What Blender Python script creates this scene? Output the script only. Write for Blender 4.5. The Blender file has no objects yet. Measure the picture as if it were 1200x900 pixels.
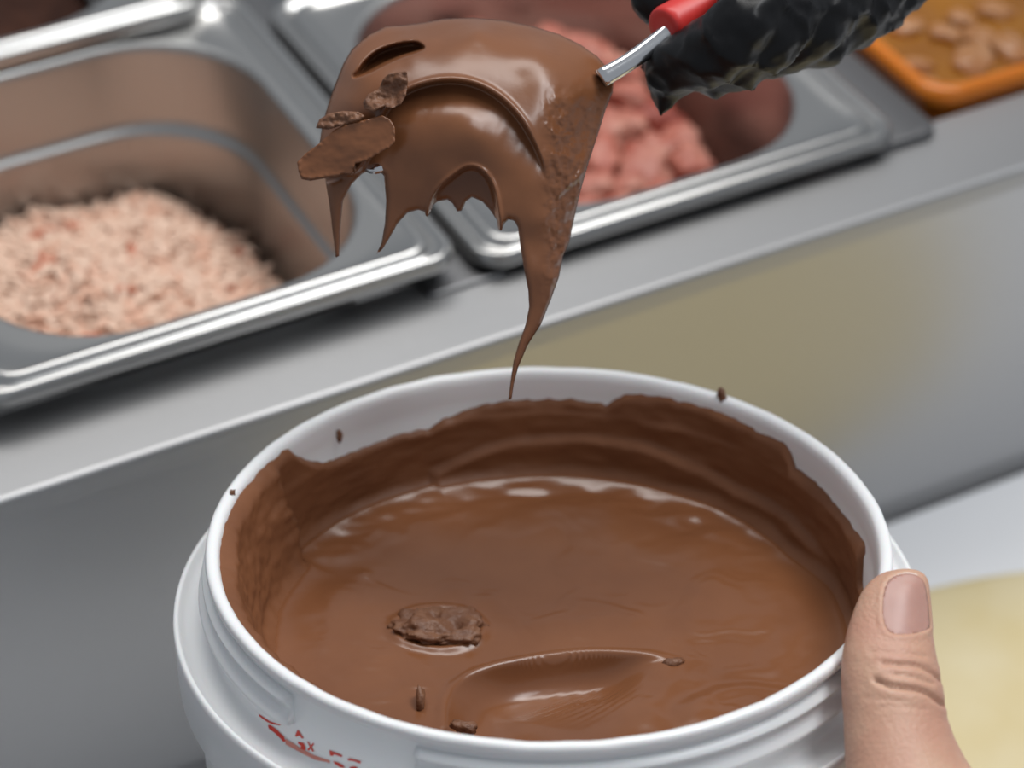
import bpy, math, random
import numpy as np
from mathutils import Vector, noise as mnoise
from mathutils.bvhtree import BVHTree

random.seed(4)
RNG = np.random.default_rng(4)
S = bpy.context.scene
COL = S.collection

# ------------------------------------------------------------------ camera
FPX = 3232.0                      # focal length in pixels of the 1200x900 frame
PITCH, YAW = 0.68266, 0.48569
CAM = np.array([-0.3239, -0.6335, 0.5294])
cd = bpy.data.cameras.new('camera')
cam = bpy.data.objects.new('camera', cd)
COL.objects.link(cam)
cd.sensor_width = 36.0
cd.lens = 36.0 * FPX / 1200.0
cd.clip_start = 0.01
cam.location = CAM
cam.rotation_euler = (math.pi / 2 - PITCH, 0, -YAW)
cd.dof.use_dof = True
cd.dof.focus_distance = 0.690
cd.dof.aperture_fstop = 9.5
S.camera = cam
CF = np.array([math.sin(YAW) * math.cos(PITCH), math.cos(YAW) * math.cos(PITCH), -math.sin(PITCH)])
CR = np.array([math.cos(YAW), -math.sin(YAW), 0.0])
CU = np.cross(CR, CF)

# ------------------------------------------------------------------ light
W = bpy.data.worlds.new('world')
S.world = W
W.use_nodes = True
W.node_tree.nodes['Background'].inputs[0].default_value = (0.86, 0.92, 1.0, 1)
W.node_tree.nodes['Background'].inputs[1].default_value = 0.35


def area(name, loc, target, sx, sy, power, col=(1, 1, 1)):
    l = bpy.data.lights.new(name, 'AREA')
    l.shape = 'RECTANGLE'
    l.size, l.size_y = sx, sy
    l.energy = power
    l.color = col
    o = bpy.data.objects.new(name, l)
    COL.objects.link(o)
    o.location = loc
    d = Vector(target) - Vector(loc)
    o.rotation_euler = d.to_track_quat('-Z', 'Y').to_euler()
    return o


area('ceiling_light_offscreen', (0.45, 0.45, 1.85), (0.0, -0.05, 0.0), 1.8, 0.7, 28, (1.0, 0.98, 0.95))
area('ceiling_light_offscreen', (0.75, -0.55, 1.85), (0.05, -0.15, 0.0), 1.2, 0.5, 15, (0.96, 0.98, 1.0))

V = S.view_settings
V.view_transform = 'Standard'
V.look = 'None'
V.gamma = 1.0
V.use_curve_mapping = False
V.exposure = 0.0


# ------------------------------------------------------------------ helpers
def ray(px, py):
    return CF + CR * ((px - 600.0) / FPX) - CU * ((py - 450.0) / FPX)


def c2w(px, py, d):
    """pixel and depth along the view axis -> world point"""
    return CAM + ray(px, py) * d


def c2wv(px, py, d):
    px, py, d = np.asarray(px, float), np.asarray(py, float), np.asarray(d, float)
    v = CF[None] + CR[None] * ((px - 600.0) / FPX)[:, None] - CU[None] * ((py - 450.0) / FPX)[:, None]
    return CAM[None] + v * d[:, None]


def on_z(px, py, z):
    r = ray(px, py)
    return CAM + r * ((z - CAM[2]) / r[2])


def on_y(px, py, y):
    r = ray(px, py)
    return CAM + r * ((y - CAM[1]) / r[1])


def nz(x, y, z=0.0):
    return mnoise.noise(Vector((x, y, z)))


def fbm(x, y, z=0.0, o=4):
    s, a, f = 0.0, 1.0, 1.0
    for _ in range(o):
        s += a * mnoise.noise(Vector((x * f, y * f, z * f)))
        a *= 0.5
        f *= 2.03
    return s


def sstep(a, b, x):
    t = np.clip((x - a) / (b - a), 0, 1)
    return t * t * (3 - 2 * t)


WO = {}


def empty(name, loc, label=None, cat=None, group=None, parent=None):
    o = bpy.data.objects.new(name, None)
    COL.objects.link(o)
    o.empty_display_size = 0.02
    loc = np.array(loc, float)
    WO[o.name] = loc
    o.location = loc
    tag(o, label, cat, group)
    return o


def tag(o, label=None, cat=None, group=None, kind=None):
    if label: o['label'] = label
    if cat: o['category'] = cat
    if group: o['group'] = group
    if kind: o['kind'] = kind
    return o


def mk(name, verts, faces, mat, parent=None, origin=None, smooth=True, mats=None, mi=None):
    verts = np.asarray(verts, float)
    if parent is not None:
        org = WO[parent.name]
    elif origin is not None:
        org = np.array(origin, float)
    else:
        org = np.array([verts[:, 0].mean(), verts[:, 1].mean(), verts[:, 2].min()])
    me = bpy.data.meshes.new(name)
    me.from_pydata((verts - org).tolist(), [], [list(map(int, f)) for f in faces])
    me.validate()
    for m in (mats or [mat]):
        me.materials.append(m)
    if mi is not None and len(mi) == len(me.polygons):
        me.polygons.foreach_set('material_index', mi)
    if smooth:
        me.polygons.foreach_set('use_smooth', [True] * len(me.polygons))
    me.update()
    o = bpy.data.objects.new(name, me)
    COL.objects.link(o)
    WO[o.name] = org
    if parent is not None:
        o.parent = parent
    else:
        o.location = org
    return o


def fix_normals(o):
    import bmesh
    bm = bmesh.new()
    bm.from_mesh(o.data)
    bmesh.ops.recalc_face_normals(bm, faces=bm.faces)
    bm.to_mesh(o.data)
    bm.free()
    return o


def box(x0, y0, z0, x1, y1, z1, bev=0.0):
    """box with chamfered edges all round (verts, faces)"""
    import bmesh
    bm = bmesh.new()
    bmesh.ops.create_cube(bm, size=1.0)
    for v in bm.verts:
        v.co = Vector(((x0 + x1) / 2 + v.co.x * (x1 - x0), (y0 + y1) / 2 + v.co.y * (y1 - y0), (z0 + z1) / 2 + v.co.z * (z1 - z0)))
    if bev:
        bmesh.ops.bevel(bm, geom=bm.edges[:], offset=bev, segments=3, affect='EDGES')
    bm.verts.index_update()
    vs = [tuple(v.co) for v in bm.verts]
    fs = [[v.index for v in f.verts] for f in bm.faces]
    bm.free()
    return vs, fs


def loft(rings, cap0=True, cap1=True, closed=True):
    n = len(rings[0])
    vs = [p for r in rings for p in r]
    fs = []
    for i in range(len(rings) - 1):
        for j in range(n if closed else n - 1):
            k = (j + 1) % n
            fs.append((i * n + j, i * n + k, (i + 1) * n + k, (i + 1) * n + j))
    if cap0: fs.append(tuple(range(n))[::-1])
    if cap1: fs.append(tuple((len(rings) - 1) * n + j for j in range(n)))
    return vs, fs


def join(*vf):
    vs, fs = [], []
    for v, f in vf:
        o = len(vs)
        vs += [tuple(p) for p in v]
        fs += [tuple(i + o for i in q) for q in f]
    return vs, fs


def tube(pts, rad, n=16, sub=5):
    """closed tapering tube through 3-D points with rounded ends"""
    pts = np.array(pts, float)
    rad = np.array(rad, float)
    t = np.arange(len(pts))
    P, R = [], []
    for i in range(len(pts) - 1):
        p0, p1, p2, p3 = pts[max(i - 1, 0)], pts[i], pts[i + 1], pts[min(i + 2, len(pts) - 1)]
        for k in range(sub):
            s = k / sub
            P.append(0.5 * (2 * p1 + (p2 - p0) * s + (2 * p0 - 5 * p1 + 4 * p2 - p3) * s * s + (3 * p1 - p0 - 3 * p2 + p3) * s ** 3))
            R.append(rad[i] * (1 - s) + rad[i + 1] * s)
    P.append(pts[-1]); R.append(rad[-1])
    P, R = np.array(P), np.array(R)
    T = np.gradient(P, axis=0)
    T /= np.linalg.norm(T, axis=1)[:, None]
    C, Rr, Tt = [], [], []
    for a in (80, 55, 30):
        C.append(P[0] - T[0] * R[0] * math.sin(math.radians(a))); Rr.append(R[0] * math.cos(math.radians(a))); Tt.append(T[0])
    for i in range(len(P)):
        C.append(P[i]); Rr.append(R[i]); Tt.append(T[i])
    for a in (30, 55, 80):
        C.append(P[-1] + T[-1] * R[-1] * math.sin(math.radians(a))); Rr.append(R[-1] * math.cos(math.radians(a))); Tt.append(T[-1])
    u = np.cross(Tt[0], [0.31, 0.2, 0.93])
    u /= np.linalg.norm(u)
    rings = []
    for c, r, tt in zip(C, Rr, Tt):
        u = u - tt * (u @ tt)
        u /= np.linalg.norm(u)
        w = np.cross(tt, u)
        rings.append([tuple(c + r * (math.cos(a) * u + math.sin(a) * w)) for a in np.linspace(0, 2 * math.pi, n, endpoint=False)])
    return loft(rings)


def remesh(vf, voxel, smooth_it=4):
    me = bpy.data.meshes.new('tmp')
    me.from_pydata([tuple(p) for p in vf[0]], [], [list(f) for f in vf[1]])
    o = bpy.data.objects.new('tmp', me)
    COL.objects.link(o)
    m = o.modifiers.new('r', 'REMESH')
    m.mode = 'VOXEL'
    m.voxel_size = voxel
    m2 = o.modifiers.new('s', 'SMOOTH')
    m2.factor = 0.5
    m2.iterations = smooth_it
    dg = bpy.context.evaluated_depsgraph_get()
    ev = o.evaluated_get(dg)
    me2 = bpy.data.meshes.new_from_object(ev)
    vs = np.empty(len(me2.vertices) * 3)
    me2.vertices.foreach_get('co', vs)
    fs = [tuple(p.vertices) for p in me2.polygons]
    bpy.data.objects.remove(o)
    bpy.data.meshes.remove(me)
    bpy.data.meshes.remove(me2)
    return vs.reshape(-1, 3), fs


def vnormals(vs, fs):
    vs = np.asarray(vs, float)
    n = np.zeros_like(vs)
    for m in (3, 4):
        F = np.array([f for f in fs if len(f) == m], int)
        if len(F) == 0: continue
        k = np.cross(vs[F[:, 1]] - vs[F[:, 0]], vs[F[:, 2]] - vs[F[:, 0]])
        for c in range(m): np.add.at(n, F[:, c], k)
    return n / np.maximum(np.linalg.norm(n, axis=1), 1e-12)[:, None]


def dense(poly, step=2.0, closed=True):
    p = np.array(poly, float)
    out = []
    m = len(p) if closed else len(p) - 1
    for i in range(m):
        a, b = p[i], p[(i + 1) % len(p)]
        k = max(1, int(np.linalg.norm(b - a) / step))
        for j in range(k): out.append(a + (b - a) * j / k)
    if not closed: out.append(p[-1])
    return np.array(out)


def crom(poly, sub=6, closed=False):
    p = np.array(poly, float)
    n = len(p)
    out = []
    for i in range(n if closed else n - 1):
        g = (lambda k: p[k % n]) if closed else (lambda k: p[min(max(k, 0), n - 1)])
        p0, p1, p2, p3 = g(i - 1), g(i), g(i + 1), g(i + 2)
        for k in range(sub):
            s = k / sub
            out.append(0.5 * (2 * p1 + (p2 - p0) * s + (2 * p0 - 5 * p1 + 4 * p2 - p3) * s * s + (3 * p1 - p0 - 3 * p2 + p3) * s ** 3))
    if not closed: out.append(p[-1])
    return np.array(out)


def dist_poly(q, poly, closed=True):
    """distance from points q (n,2) to polyline, and nearest point"""
    a = poly if closed else poly[:-1]
    b = np.roll(poly, -1, axis=0) if closed else poly[1:]
    best = np.full(len(q), 1e9)
    near = np.zeros_like(q)
    for p0, p1 in zip(a, b):
        d = p1 - p0
        L = d @ d
        if L < 1e-12: continue
        t = np.clip(((q - p0) @ d) / L, 0, 1)
        c = p0 + t[:, None] * d
        e = np.hypot(*(q - c).T)
        m = e < best
        best[m] = e[m]
        near[m] = c[m]
    return best, near


def inside(q, poly):
    x, y = q[:, 0], q[:, 1]
    r = np.zeros(len(q), bool)
    j = len(poly) - 1
    for i in range(len(poly)):
        xi, yi = poly[i]
        xj, yj = poly[j]
        if yi != yj:
            c = ((yi > y) != (yj > y)) & (x < (xj - xi) * (y - yi) / (yj - yi) + xi)
            r ^= c
        j = i
    return r


def tps(ctrl):
    c = np.array(ctrl, float)
    P, z = c[:, :2] / 100.0, c[:, 2]
    def U(r2): return np.where(r2 > 1e-12, r2 * np.log(np.maximum(r2, 1e-12)), 0)
    n = len(P)
    K = U(((P[:, None] - P[None]) ** 2).sum(-1)) + np.eye(n) * 1e-3
    A = np.zeros((n + 3, n + 3))
    A[:n, :n] = K
    A[:n, n] = 1; A[:n, n + 1:] = P
    A[n, :n] = 1; A[n + 1:, :n] = P.T
    w = np.linalg.solve(A, np.r_[z, 0, 0, 0])
    def f(q):
        Q = np.asarray(q, float) / 100.0
        return U(((Q[:, None] - P[None]) ** 2).sum(-1)) @ w[:n] + w[n] + Q @ w[n + 1:]
    return f


def relief(outline, step, wfun, depth0, rnd=7.0, tmax=0.009, tk=1.3, scale=4617.0, smooth_it=1):
    """A solid with the given outline: front surface depth0 - wfun, own back surface and rounded edge."""
    poly = np.asarray(outline, float)
    x0, y0 = poly.min(0) - step
    x1, y1 = poly.max(0) + step
    nx, ny = int((x1 - x0) / step) + 2, int((y1 - y0) / step) + 2
    gx, gy = np.meshgrid(x0 + np.arange(nx) * step, y0 + np.arange(ny) * step)
    cx = (gx[:-1, :-1] + step / 2).ravel()
    cy = (gy[:-1, :-1] + step / 2).ravel()
    ins = inside(np.c_[cx, cy], poly).reshape(ny - 1, nx - 1)
    idx = -np.ones((ny, nx), int)
    quads = []
    use = np.zeros((ny, nx), int)
    for j, i in zip(*np.nonzero(ins)):
        use[j:j + 2, i:i + 2] += 1
        quads.append(((j, i), (j, i + 1), (j + 1, i + 1), (j + 1, i)))
    js, is_ = np.nonzero(use)
    idx[js, is_] = np.arange(len(js))
    q = np.c_[gx[js, is_], gy[js, is_]]
    bnd = use[js, is_] < 4
    d, near = dist_poly(q, poly)
    q[bnd] = near[bnd]
    d[bnd] = 0
    w = wfun(q, d)
    dr = np.clip(d / rnd, 0, 1)
    w = w - (1 - np.sqrt(np.clip(1 - (1 - dr) ** 2, 0, 1))) * rnd / scale
    fq = np.array([[idx[c] for c in qd] for qd in quads])
    e = np.concatenate([fq[:, [0, 1]], fq[:, [1, 2]], fq[:, [2, 3]], fq[:, [3, 0]]])
    for _ in range(smooth_it):
        s = np.zeros(len(q)); c = np.zeros(len(q))
        np.add.at(s, e[:, 0], w[e[:, 1]]); np.add.at(c, e[:, 0], 1)
        np.add.at(s, e[:, 1], w[e[:, 0]]); np.add.at(c, e[:, 1], 1)
        w = 0.5 * w + 0.5 * s / c
    T = tmax * (1 - np.exp(-tk * (d / scale) / tmax)) + np.where(d > 0, 0.3 / scale, 0)
    front = c2wv(q[:, 0], q[:, 1], depth0 - w)
    nb = ~bnd
    bi = np.where(bnd, np.arange(len(q)), 0)
    bi[nb] = len(q) + np.arange(nb.sum())
    back = c2wv(q[nb, 0], q[nb, 1], (depth0 - w + T)[nb])
    vs = np.concatenate([front, back])
    fs = [tuple(f) for f in fq] + [tuple(bi[f][::-1]) for f in fq]
    fs = [f for f in fs if len(set(f)) == 4]
    return vs, fs


# ------------------------------------------------------------------ materials
def mat(name, col, rough=0.5, metal=0.0, bump=0.0, bscale=200.0, var=0.0, vscale=40.0, col2=None, **kw):
    m = bpy.data.materials.new(name)
    m.use_nodes = True
    nt = m.node_tree
    b = nt.nodes['Principled BSDF']
    b.inputs['Base Color'].default_value = (*col, 1)
    b.inputs['Roughness'].default_value = rough
    b.inputs['Metallic'].default_value = metal
    for k, v in kw.items():
        b.inputs[k.replace('_', ' ')].default_value = v
    tc = nt.nodes.new('ShaderNodeTexCoord')
    if var or col2:
        n = nt.nodes.new('ShaderNodeTexNoise')
        n.inputs['Scale'].default_value = vscale
        n.inputs['Detail'].default_value = 5
        nt.links.new(tc.outputs['Object'], n.inputs['Vector'])
        r = nt.nodes.new('ShaderNodeValToRGB')
        c2 = col2 or tuple(c * (1 - var) for c in col)
        r.color_ramp.elements[0].position = 0.38
        r.color_ramp.elements[1].position = 0.62
        r.color_ramp.elements[0].color = (*c2, 1)
        r.color_ramp.elements[1].color = (*col, 1)
        nt.links.new(n.outputs['Fac'], r.inputs['Fac'])
        nt.links.new(r.outputs['Color'], b.inputs['Base Color'])
    if bump:
        n2 = nt.nodes.new('ShaderNodeTexNoise')
        n2.inputs['Scale'].default_value = bscale
        n2.inputs['Detail'].default_value = 4
        nt.links.new(tc.outputs['Object'], n2.inputs['Vector'])
        bp = nt.nodes.new('ShaderNodeBump')
        bp.inputs['Strength'].default_value = bump
        bp.inputs['Distance'].default_value = 0.001
        nt.links.new(n2.outputs['Fac'], bp.inputs['Height'])
        nt.links.new(bp.outputs['Normal'], b.inputs['Normal'])
    return m


def steel(name, col, rough, stretch=(3, 400, 400), bump=0.03):
    m = mat(name, col, rough, 1.0)
    nt = m.node_tree
    b = nt.nodes['Principled BSDF']
    tc = nt.nodes.new('ShaderNodeTexCoord')
    mp = nt.nodes.new('ShaderNodeMapping')
    mp.inputs['Scale'].default_value = stretch
    n = nt.nodes.new('ShaderNodeTexNoise')
    n.inputs['Scale'].default_value = 1.0
    n.inputs['Detail'].default_value = 3
    nt.links.new(tc.outputs['Object'], mp.inputs['Vector'])
    nt.links.new(mp.outputs['Vector'], n.inputs['Vector'])
    bp = nt.nodes.new('ShaderNodeBump')
    bp.inputs['Strength'].default_value = bump
    bp.inputs['Distance'].default_value = 0.001
    nt.links.new(n.outputs['Fac'], bp.inputs['Height'])
    nt.links.new(bp.outputs['Normal'], b.inputs['Normal'])
    return m


M = {}
M['steel_rail'] = steel('brushed_steel_rail', (0.42, 0.42, 0.425), 0.50)
M['steel_panel'] = steel('brushed_steel_panel', (0.42, 0.42, 0.425), 0.32)
M['steel_pan'] = steel('pressed_steel_pan', (0.48, 0.475, 0.465), 0.28, (60, 60, 60), 0.015)
M['steel_basin'] = steel('satin_steel_basin', (0.48, 0.475, 0.465), 0.36, (60, 60, 60), 0.015)
M['steel_bar'] = steel('dull_steel_bar', (0.20, 0.20, 0.205), 0.45)
M['steel_bright'] = mat('polished_steel', (0.75, 0.75, 0.76), 0.14, 1.0)
M['well'] = steel('steel_well_liner', (0.42, 0.42, 0.425), 0.45)
M['plastic'] = mat('white_bucket_plastic', (0.85, 0.855, 0.86), 0.32, bump=0.04, bscale=90, Subsurface_Weight=0.08, Subsurface_Scale=0.004)
M['choc'] = mat('melted_chocolate', (0.212, 0.082, 0.034), 0.24, bump=0.10, bscale=110, col2=(0.180, 0.068, 0.028), vscale=26, Specular_IOR_Level=0.55)
M['choc_glob'] = mat('thick_chocolate', (0.212, 0.082, 0.034), 0.29, bump=0.10, bscale=160, col2=(0.180, 0.068, 0.028), vscale=45, Specular_IOR_Level=0.5)
M['choc_smear'] = mat('smeared_chocolate', (0.212, 0.082, 0.034), 0.46, bump=0.25, bscale=180, col2=(0.180, 0.068, 0.028), vscale=45, Specular_IOR_Level=0.35)
M['choc_thin'] = mat('thin_chocolate_film', (0.34, 0.26, 0.22), 0.40, bump=0.5, bscale=500, col2=(0.18, 0.095, 0.06), vscale=300, Specular_IOR_Level=0.6)
M['choc_dry'] = mat('crumbly_chocolate', (0.20, 0.088, 0.043), 0.5, bump=0.6, bscale=700, col2=(0.15, 0.06, 0.028), vscale=220)
M['skin'] = mat('skin', (0.58, 0.345, 0.24), 0.46, bump=0.30, bscale=900, col2=(0.54, 0.285, 0.20), vscale=60, Subsurface_Weight=0.12, Subsurface_Scale=0.004)
M['nail'] = mat('thumb_nail', (0.48, 0.265, 0.215), 0.36, bump=0.05, bscale=300, col2=(0.43, 0.23, 0.19), vscale=80, Subsurface_Weight=0.1, Subsurface_Scale=0.002)
M['nail_tip'] = mat('nail_free_edge', (0.72, 0.58, 0.50), 0.4)
M['glove'] = mat('black_glove_plastic', (0.006, 0.006, 0.007), 0.36, bump=0.22, bscale=110, Specular_IOR_Level=0.26)
M['handle'] = mat('red_handle_plastic', (0.62, 0.035, 0.03), 0.38, bump=0.05, bscale=200)
M['shred_pale'] = mat('pale_shreds', (0.72, 0.50, 0.38), 0.6)
M['shred_peach'] = mat('peach_shreds', (0.70, 0.42, 0.30), 0.6)
M['shred_red'] = mat('red_shreds', (0.50, 0.15, 0.08), 0.55)
M['meat'] = mat('pink_meat', (0.62, 0.28, 0.21), 0.5, bump=0.3, bscale=200, col2=(0.44, 0.12, 0.08), vscale=55)
M['meat2'] = mat('pale_pink_meat', (0.64, 0.31, 0.235), 0.5, bump=0.3, bscale=200, col2=(0.40, 0.11, 0.075), vscale=55)
M['meat3'] = mat('dark_pink_meat', (0.38, 0.09, 0.06), 0.5, bump=0.3, bscale=200, col2=(0.26, 0.045, 0.028), vscale=55)
M['dark_food'] = mat('dark_brown_food', (0.055, 0.022, 0.014), 0.5, bump=0.5, bscale=120, col2=(0.03, 0.012, 0.008), vscale=60, Specular_IOR_Level=0.1)
M['orange'] = mat('orange_plastic', (0.78, 0.22, 0.012), 0.28, Subsurface_Weight=0.15, Subsurface_Scale=0.01)
M['amber'] = mat('amber_syrup', (0.36, 0.14, 0.009), 0.20, col2=(0.28, 0.10, 0.006), vscale=30, bump=0.15, bscale=60)
M['peach'] = mat('peach_pieces', (0.56, 0.30, 0.15), 0.30, col2=(0.45, 0.20, 0.07), vscale=60)
M['board'] = mat('white_board', (0.88, 0.89, 0.91), 0.45, bump=0.1, bscale=300)
M['crepe'] = mat('pale_crepe', (0.80, 0.69, 0.44), 0.6, bump=0.35, bscale=90, col2=(0.75, 0.62, 0.34), vscale=22)
M['print'] = mat('red_print', (0.66, 0.04, 0.02), 0.5)
M['print_pale'] = mat('pale_red_print', (0.72, 0.28, 0.22), 0.5)
M['floor'] = mat('grey_floor_tiles', (0.22, 0.21, 0.20), 0.5, var=0.2, vscale=6)
M['cabinet'] = steel('steel_cabinet', (0.42, 0.42, 0.425), 0.35)

# ------------------------------------------------------------------ setting
RAILZ = -0.008
EDGE = -0.0271
WORKZ = -0.164
BOARDZ = -0.151
vs, fs = box(-2.2, -2.4, -1.06, 2.6, 2.2, -1.0)
tag(mk('floor', vs, fs, M['floor'], smooth=False), kind='structure')

# ------------------------------------------------------------------ prep counter
counter = empty('prep_counter', (0.1, 0.0, -1.0), 'brushed steel refrigerated prep counter holding the food pans', 'counter')
# front rail with a rolled front edge and the front panel under it
XL, XR = -0.75, 0.95
prof = [(EDGE + 0.0395, -0.030), (EDGE + 0.0395, RAILZ - 0.0015), (EDGE + 0.038, RAILZ), (EDGE + 0.006, RAILZ)]
for a in np.linspace(90, 180, 7):
    prof.append((EDGE + 0.0022 + 0.0022 * math.cos(math.radians(a)), RAILZ - 0.0022 + 0.0022 * math.sin(math.radians(a))))
prof += [(EDGE, -0.016), (EDGE + 0.0015, -0.0165), (EDGE + 0.0015, -0.030)]
rings = [[(x, y, z) for y, z in prof] for x in (XL, XR)]
fix_normals(mk('front_rail', *loft(rings), M['steel_rail'], counter, smooth=False))
mk('front_panel', *box(XL, EDGE + 0.0012, WORKZ - 0.03, XR, EDGE + 0.012, -0.0162, 0.0005), M['steel_panel'], counter, smooth=False)
mk('rear_deck', *box(XL, 0.385, -0.03, XR, 0.62, RAILZ, 0.002), M['steel_rail'], counter, smooth=False)
mk('side_deck', *box(XL, 0.010, -0.03, -0.40, 0.387, RAILZ, 0.002), M['steel_rail'], counter, smooth=False)
mk('side_deck', *box(0.60, 0.010, -0.03, XR, 0.387, RAILZ, 0.002), M['steel_rail'], counter, smooth=False)
mk('well_liner', *box(XL + 0.05, 0.012, -0.24, XR - 0.05, 0.40, -0.225), M['well'], counter, smooth=False)
mk('worktop', *box(XL, -0.62 + 0.28, WORKZ - 0.03, XR, EDGE + 0.002, WORKZ, 0.002), M['steel_rail'], counter, smooth=False)
mk('cabinet_body', *box(XL + 0.01, -0.32, -0.93, XR - 0.01, 0.60, WORKZ - 0.025, 0.004), M['cabinet'], counter, smooth=False)
for fx in (XL + 0.08, XR - 0.08):
    for fy in (-0.25, 0.52):
        a = np.linspace(0, 2 * math.pi, 14, endpoint=False)
        mk('foot', *loft([[(fx + r * math.cos(t), fy + r * math.sin(t), z) for t in a] for z, r in ((-1.0, 0.025), (-0.995, 0.026), (-0.97, 0.02), (-0.92, 0.02))]), M['cabinet'], counter)


def rrect(x0, y0, x1, y1, r, z, n=9):
    out = []
    for cx, cy, a0 in ((x1 - r, y0 + r, -90), (x1 - r, y1 - r, 0), (x0 + r, y1 - r, 90), (x0 + r, y0 + r, 180)):
        for k in range(n):
            a = math.radians(a0 + 90 * k / (n - 1))
            out.append((cx + r * math.cos(a), cy + r * math.sin(a), z))
    return out


def bar(x0, y0, x1, y1, z0, z1, r):
    rings = [rrect(x0, y0, x1, y1, r, z0), rrect(x0, y0, x1, y1, r, z1 - 0.0008), rrect(x0 + 0.0003, y0 + 0.0003, x1 - 0.0003, y1 - 0.0003, r, z1 - 0.0002),
             rrect(x0 + 0.001, y0 + 0.001, x1 - 0.001, y1 - 0.001, r, z1)]
    return loft(rings)


# ------------------------------------------------------------------ pans
PAN_PROFILE = [  # inset, z, corner radius
    (0.0150, -0.0035, 0.040), (0.0040, -0.0045, 0.012), (0.0016, -0.0060, 0.010), (0.0004, -0.0062, 0.010), (0.0000, -0.0050, 0.010), (0.0000, -0.0022, 0.010),
    (0.0008, -0.0008, 0.0095), (0.0020, -0.0004, 0.009), (0.0032, -0.0008, 0.0085), (0.0042, -0.0022, 0.008), (0.0058, -0.0024, 0.008),
    (0.0068, -0.0010, 0.008), (0.0078, 0.0002, 0.008), (0.0090, 0.0006, 0.008), (0.0102, 0.0002, 0.009), (0.0112, -0.0008, 0.010), (0.0140, -0.0012, 0.030),
    (0.0150, -0.0012, 0.044), (0.0160, -0.0018, 0.0445), (0.0166, -0.0032, 0.0445), (0.0167, -0.0050, 0.0445), (0.0178, -0.0310, 0.044), (0.0180, -0.0340, 0.044),
    (0.0192, -0.0352, 0.043), (0.0202, -0.0358, 0.042), (0.0208, -0.0366, 0.042), (0.0210, -0.0378, 0.042), (0.0212, -0.0400, 0.042), (0.0240, -0.0950, 0.041), (0.0245, -0.1000, 0.041), (0.0260, -0.1060, 0.040), (0.0310, -0.1090, 0.036), (0.0400, -0.1100, 0.030)]
PAN_OUT = [(0.0392, -0.1110, 0.030), (0.0306, -0.1100, 0.036), (0.0252, -0.1066, 0.040), (0.0237, -0.1, 0.041), (0.0200, -0.0392, 0.042), (0.0168, -0.0348, 0.044)]


def pan(label, x0, y0, x1, y1, z, ledge=True):
    t = empty('food_pan', ((x0 + x1) / 2, (y0 + y1) / 2, z - 0.111), label, 'food pan', None)
    n1 = [rrect(x0 + i, y0 + i * 0.74, x1 - i, y1 - i * 0.74, r, z + h) for i, h, r in PAN_PROFILE if ledge or not (-0.094 < h < -0.0320)]
    lip = n1[:18]
    mk('rim', *loft(lip, False, False), M['steel_pan'], t)
    basin = n1[17:] + [rrect(x0 + i, y0 + i * 0.74, x1 - i, y1 - i * 0.74, r, z + h) for i, h, r in PAN_OUT if ledge or not (-0.099 < h < -0.0360)] + [n1[0]]
    k = len(n1[17:])
    v, f = loft(basin, False, False)
    m = len(n1[0])
    f = [q for q in f if not (q[0] // m == k - 1)]
    f.append(tuple((k - 1) * m + j for j in range(m)))
    f.append(tuple(k * m + j for j in range(m))[::-1])
    mk('basin', v, f, M['steel_basin'], t)
    return t


PW, PD = 0.162, 0.176
pan_mid = pan('steel food pan of chunky pink meat behind the dripping spoon', 0.0, 0.0, PW, PD, 0.002, False)
LZ = 0.008
pl = on_z(543, 308, LZ - 0.005)
LX1, LY0 = pl[0], pl[1]
LX0 = LX1 - PW
pb = on_z(250, 12, 0.010)
BX1, BY0 = pb[0], pb[1]
pan_left = pan('steel food pan heaped with peach coloured shreds', LX0, LY0, LX1, BY0 + 0.011, LZ)
pan_back = pan('steel food pan of dark food behind the pan of shreds', BX1 - PW, BY0, BX1, BY0 + PD, 0.015)

# divider bars between the pans
mk('divider_bar', *bar(LX1 - 0.012, 0.001, 0.010, 0.40, -0.012, -0.0062, 0.003), M['steel_bar'], counter)
rb = on_z(1103, 150, -0.0045)
mk('divider_bar', *bar(PW - 0.010, rb[1], rb[0], 0.40, -0.012, -0.0045, 0.006), M['steel_bar'], counter)


def heap(name, x0, y0, x1, y1, r, hf, zb, m, n=60, parent=None):
    """solid mound filling a rounded-rectangle basin"""
    rings, zs = [], []
    N = 4 * 9
    R0 = rrect(x0, y0, x1, y1, r, 0)
    cx, cy = (x0 + x1) / 2, (y0 + y1) / 2
    rings.append([(p[0], p[1], zb) for p in R0])
    vs = list(rings[0])
    K = n // 2
    for k in range(K):
        s = 1 - k / K
        vs += [(cx + (p[0] - cx) * s, cy + (p[1] - cy) * s, hf(cx + (p[0] - cx) * s, cy + (p[1] - cy) * s)) for p in R0]
    fs = []
    for i in range(K):
        for j in range(N):
            k = (j + 1) % N
            fs.append((i * N + j, i * N + k, (i + 1) * N + k, (i + 1) * N + j))
    c = len(vs)
    vs.append((cx, cy, hf(cx, cy)))
    for j in range(N): fs.append((K * N + j, K * N + (j + 1) % N, c))
    fs.append(tuple(range(N))[::-1])
    return vs, fs


# peach shreds in the left pan: uncountable
bx0, by0, bx1, by1 = LX0 + 0.026, LY0 + 0.0195, LX1 - 0.026, BY0 + 0.011 - 0.019


def hleft(x, y):
    u, v = (x - bx0) / (bx1 - bx0), (y - by0) / (by1 - by0)
    h = LZ - 0.058 + 0.016 * math.exp(-((u - 0.35) ** 2) / 0.16 - ((v - 0.45) ** 2) / 0.2)
    h -= 0.022 * max(0, u - 0.80) / 0.20 * (0.3 + 0.7 * v) + 0.006 * max(0, v - 0.7) / 0.3
    return h + 0.0035 * fbm(x * 45, y * 45, 3.0)


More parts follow.
